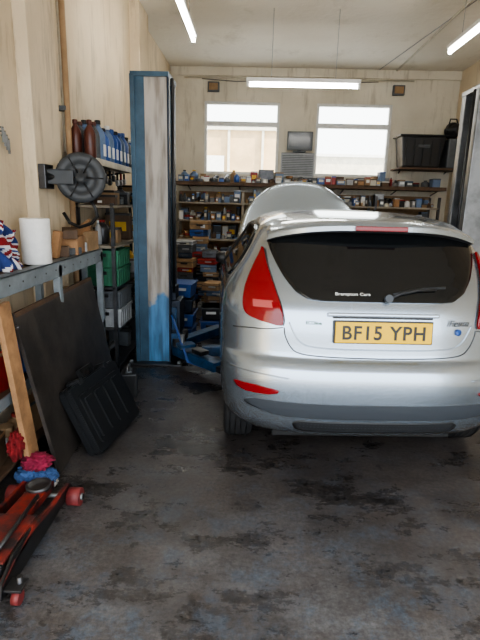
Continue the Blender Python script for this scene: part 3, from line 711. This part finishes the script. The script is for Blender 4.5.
pt.box((-1.37, 3.36, 1.187), (.12, .10, .07), 'woodd', (0, 0, .3), .003); pt.box((-1.35, 3.25, 1.245), (.05, .05, .18), 'wood', (0, .2, 0)); pt.box((-1.33, 3.45, 1.31), (.10, .16, .06), 'woodd', (.1, 0, .4), .004)
pt.box((-1.33, 3.68, 1.19), (.07, .05, .07), 'greyl', (0, 0, .5), .006); pt.box((-1.31, 3.46, 1.18), (.04, .12, .05), 'greyp', (0, 0, -.4), .006); pt.done()
fb = MB('flag_cloth')
def FP(u, v):
    y = 2.50+.28*u; z = 1.160+.36*v*(1-.45*u)
    return Vector((-1.37+.030*sin(u*17+v*4)+.018*sin(u*31-v*9)-.05*v+.04*(1-v)**2*sin(3*u+1), y+.012*sin(v*11), z+.010*sin(u*20)*v))
def FM(u, v):
    a = abs((u-.5)*1.1-(v-.5)); b = abs((u-.5)*1.1+(v-.5))
    if abs(u-.5) < .05 or abs(v-.5) < .06: return 'redcloth'
    if abs(u-.5) < .09 or abs(v-.5) < .11: return 'whitecloth'
    if min(a, b) < .03: return 'redcloth'
    if min(a, b) < .08: return 'whitecloth'
    return 'navycloth'
fb.sheet(FP, 60, 44, FM); fb.sheet(lambda u, v: FP(u, v)+Vector((-.05-.02*sin(9*u), .01, 0)), 40, 30, lambda u, v: 'navycloth' if u < .6 else 'redcloth'); fo = fb.done()
sm = fo.modifiers.new('s', 'SOLIDIFY'); sm.thickness = .004
hk = MB('hanging_keys')
for k in range(4): hk.cyl((XL+.0, 2.98+k*.02, 1.95-.02*k), (XL+.04, 2.98+k*.02, 1.95-.02*k), .004, 'steeld', seg=6); hk.box((XL+.035, 2.98+k*.02, 1.90-.02*k), (.006, .02, .07), 'steel'); hk.lathe([(.008, -.002), (.014, -.002), (.014, .002), (.008, .002)], (XL+.035, 2.98+k*.02, 1.94-.02*k), 'steel', (0, radians(90), 0), 12)
hk.done()
tp = MB('timber_plank'); tp.box((-1.225, 2.35, .52), (.03, .11, 1.02), 'wood', (radians(4), radians(-4), 0), .003); tp.cyl((-1.215, 2.35, .9), (-1.195, 2.35, .9), .01, 'steeld', seg=8); tp.done()
def frame_from(o0, ex, ez):
    ex = Vector(ex).normalized(); ez = Vector(ez); ez = (ez-ex*ez.dot(ex)).normalized(); ey = ez.cross(ex)
    return Matrix(((ex.x, ez.x, ey.x, o0[0]), (ex.y, ez.y, ey.y, o0[1]), (ex.z, ez.z, ey.z, o0[2]), (0, 0, 0, 1)))
lb = MB('worktop_board'); F = frame_from((-1.07, 2.43, .012), (-.08, 1.46, 0), (-.19, 0, .95))
lb.prism([(0, 0), (1.44, 0), (1.44, .94), (0, .96)], F, .022, 'board', .003)
lb.prism([(0.01, .935), (1.43, .915), (1.43, .94), (.01, .96)], F @ Matrix.Translation((0, 0, -.002)), .026, 'woodd'); lb.done()
tc = MB('blow_moulded_tool_case'); F = frame_from((-.935, 2.64, .012), (.09, .56, 0), (-.21, 0, .42))
def rr(x0, y0, x1, y1, r, n=5):
    P = []
    for cx, cy, a0 in ((x1-r, y0+r, -90), (x1-r, y1-r, 0), (x0+r, y1-r, 90), (x0+r, y0+r, 180)):
        for k in range(n+1): a = radians(a0+90*k/n); P.append((cx+r*cos(a), cy+r*sin(a)))
    return P
T = Matrix.Translation
tc.prism(rr(0, 0, .62, .45, .035), F @ T((0, 0, -.045)), .043, 'blacks', .006); tc.prism(rr(0, 0, .62, .45, .035), F @ T((0, 0, .002)), .043, 'blacks', .006)
for zz in (-.054, .045):
    tc.prism(rr(.05, .05, .57, .38, .025), F @ T((0, 0, zz)), .010, 'blacks', .003)
    for k in range(4): tc.prism(rr(.08+k*.12, .08, .18+k*.12, .35, .015), F @ T((0, 0, zz-.008 if zz < 0 else zz+.008)), .010, 'blacks', .003)
for x in (.12, .45): tc.prism(rr(x, .43, x+.05, .47, .008), F @ T((0, 0, -.05)), .10, 'steeld', .002)
tc.prism(rr(.23, .445, .255, .505, .008), F @ T((0, 0, -.015)), .03, 'black'); tc.prism(rr(.365, .445, .39, .505, .008), F @ T((0, 0, -.015)), .03, 'black'); tc.prism(rr(.23, .485, .39, .51, .010), F @ T((0, 0, -.015)), .03, 'black'); tc.done()
sb = MB('small_black_box'); sb.box((-.99, 3.66, .10), (.13, .17, .20), 'black', (0, 0, .2), .012).box((-.99, 3.66, .205), (.05, .10, .02), 'greyp', (0, 0, .2), .005); sb.tube([(-.99, 3.60, .2), (-.99, 3.62, .25), (-.99, 3.70, .25), (-.99, 3.72, .2)], .006, 'steel'); sb.done()
rg = MB('rag_pile'); rg.blob((-1.15, 2.33, .15), (.10, .08, .05), 'pink', 5, .6, fr=3.2); rg.blob((-1.18, 2.32, .07), (.10, .08, .08), 'bluecloth', 6, .6, fr=3.2)
rg.blob((-1.11, 2.32, .06), (.08, .07, .06), 'bluecloth', 7, .6, fr=3.2); rg.blob((-1.24, 2.30, .26), (.045, .08, .10), 'redcloth', 9, .6, fr=3.2); rg.blob((-1.08, 2.31, .04), (.05, .05, .04), 'whitecloth', 11, .6); rg.done()
# ------------------------------------------------------------ trolley jack
tj = MB('trolley_jack'); X0 = -1.05
for sx in (-1, 1):
    F = Matrix(((0, 0, 1, X0+sx*.115-.006), (1, 0, 0, 1.50), (0, 1, 0, 0), (0, 0, 0, 1)))
    tj.prism([(.0, .035), (.10, .03), (.50, .035), (.72, .045), (.74, .08), (.70, .105), (.50, .115), (.30, .155), (.12, .155), (.02, .10)], F, .012, 'black' if sx > 0 else 'redw', .002)
    tj.prism([(.04, .10), (.30, .155), (.50, .118), (.70, .108), (.70, .098), (.50, .10), (.30, .13), (.12, .13)], F @ Matrix.Translation((0, .003, -.004)), .020, 'redw', .002)
    tj.cyl((X0+sx*.125, 2.18, .046), (X0+sx*.19, 2.18, .046), .046, 'redwheel', seg=28); tj.cyl((X0+sx*.12, 2.18, .046), (X0+sx*.20, 2.18, .046), .018, 'steel')
    tj.cyl((X0+sx*.15, 1.54, .028), (X0+sx*.18, 1.54, .028), .028, 'redwheel', seg=24); tj.box((X0+sx*.155, 1.56, .065), (.07, .07, .012), 'steeld', bev=.003); tj.cyl((X0+sx*.165, 1.57, .03), (X0+sx*.165, 1.57, .1), .012, 'steeld')
tj.cyl((X0-.2, 2.18, .046), (X0+.2, 2.18, .046), .012, 'steel')
tj.box((X0, 1.72, .152), (.21, .30, .012), 'redw', (0, 0, 0), .003); tj.box((X0, 1.70, .09), (.15, .24, .10), 'steeld', bev=.01)
tj.box((X0, 1.98, .118), (.10, .42, .045), 'redw', (radians(-4), 0, 0), .006)
tj.lathe([(.04, 0), (.06, .005), (.062, .03), (.05, .034), (.045, .02), (.02, .02)], (X0, 2.12, .118), 'steeld')
tj.cyl((X0-.1, 1.57, .12), (X0+.1, 1.57, .12), .022, 'steeld'); tj.box((X0, 1.56, .15), (.08, .07, .10), 'black', (radians(20), 0, 0), .008)
tj.cyl((X0, 1.56, .15), (X0-.34, 1.24, .45), .016, 'black'); tj.cyl((X0+.0, 1.85, .09), (X0, 2.05, .09), .035, 'steel')
tj.cyl((X0+.06, 1.60, .175), (X0+.05, 2.0, .165), .009, 'steeld'); tj.done()

# ------------------------------------------------------------ light
w = bpy.data.worlds.new('sky'); bpy.context.scene.world = w; w.use_nodes = True
bgn = w.node_tree.nodes['Background']; bgn.inputs['Color'].default_value = (.85, .925, 1.0, 1); bgn.inputs['Strength'].default_value = 5.8
sd = bpy.data.lights.new('sun', 'SUN'); sd.energy = 18; sd.angle = radians(1); sd.color = (1, .88, .70)
so = bpy.data.objects.new('sun', sd); COL.objects.link(so); so.rotation_euler = Vector((-.8, .28, -.6)).to_track_quat('-Z', 'Y').to_euler()
try: bpy.context.scene.view_settings.look = 'AgX - Medium High Contrast'
except Exception: pass

# ------------------------------------------------------------ camera
cd = bpy.data.cameras.new('camera'); cam = bpy.data.objects.new('camera', cd); COL.objects.link(cam)
cd.sensor_fit = 'VERTICAL'; cd.sensor_height = 36; cd.lens = 36*480/640; cd.clip_start = .05
cam.matrix_world = Matrix.Translation((0, 0, 1.55)) @ Euler((radians(90-13.7), 0, radians(1.54))).to_matrix().to_4x4() @ Matrix.Rotation(radians(1.5), 4, 'Z')
bpy.context.scene.camera = cam
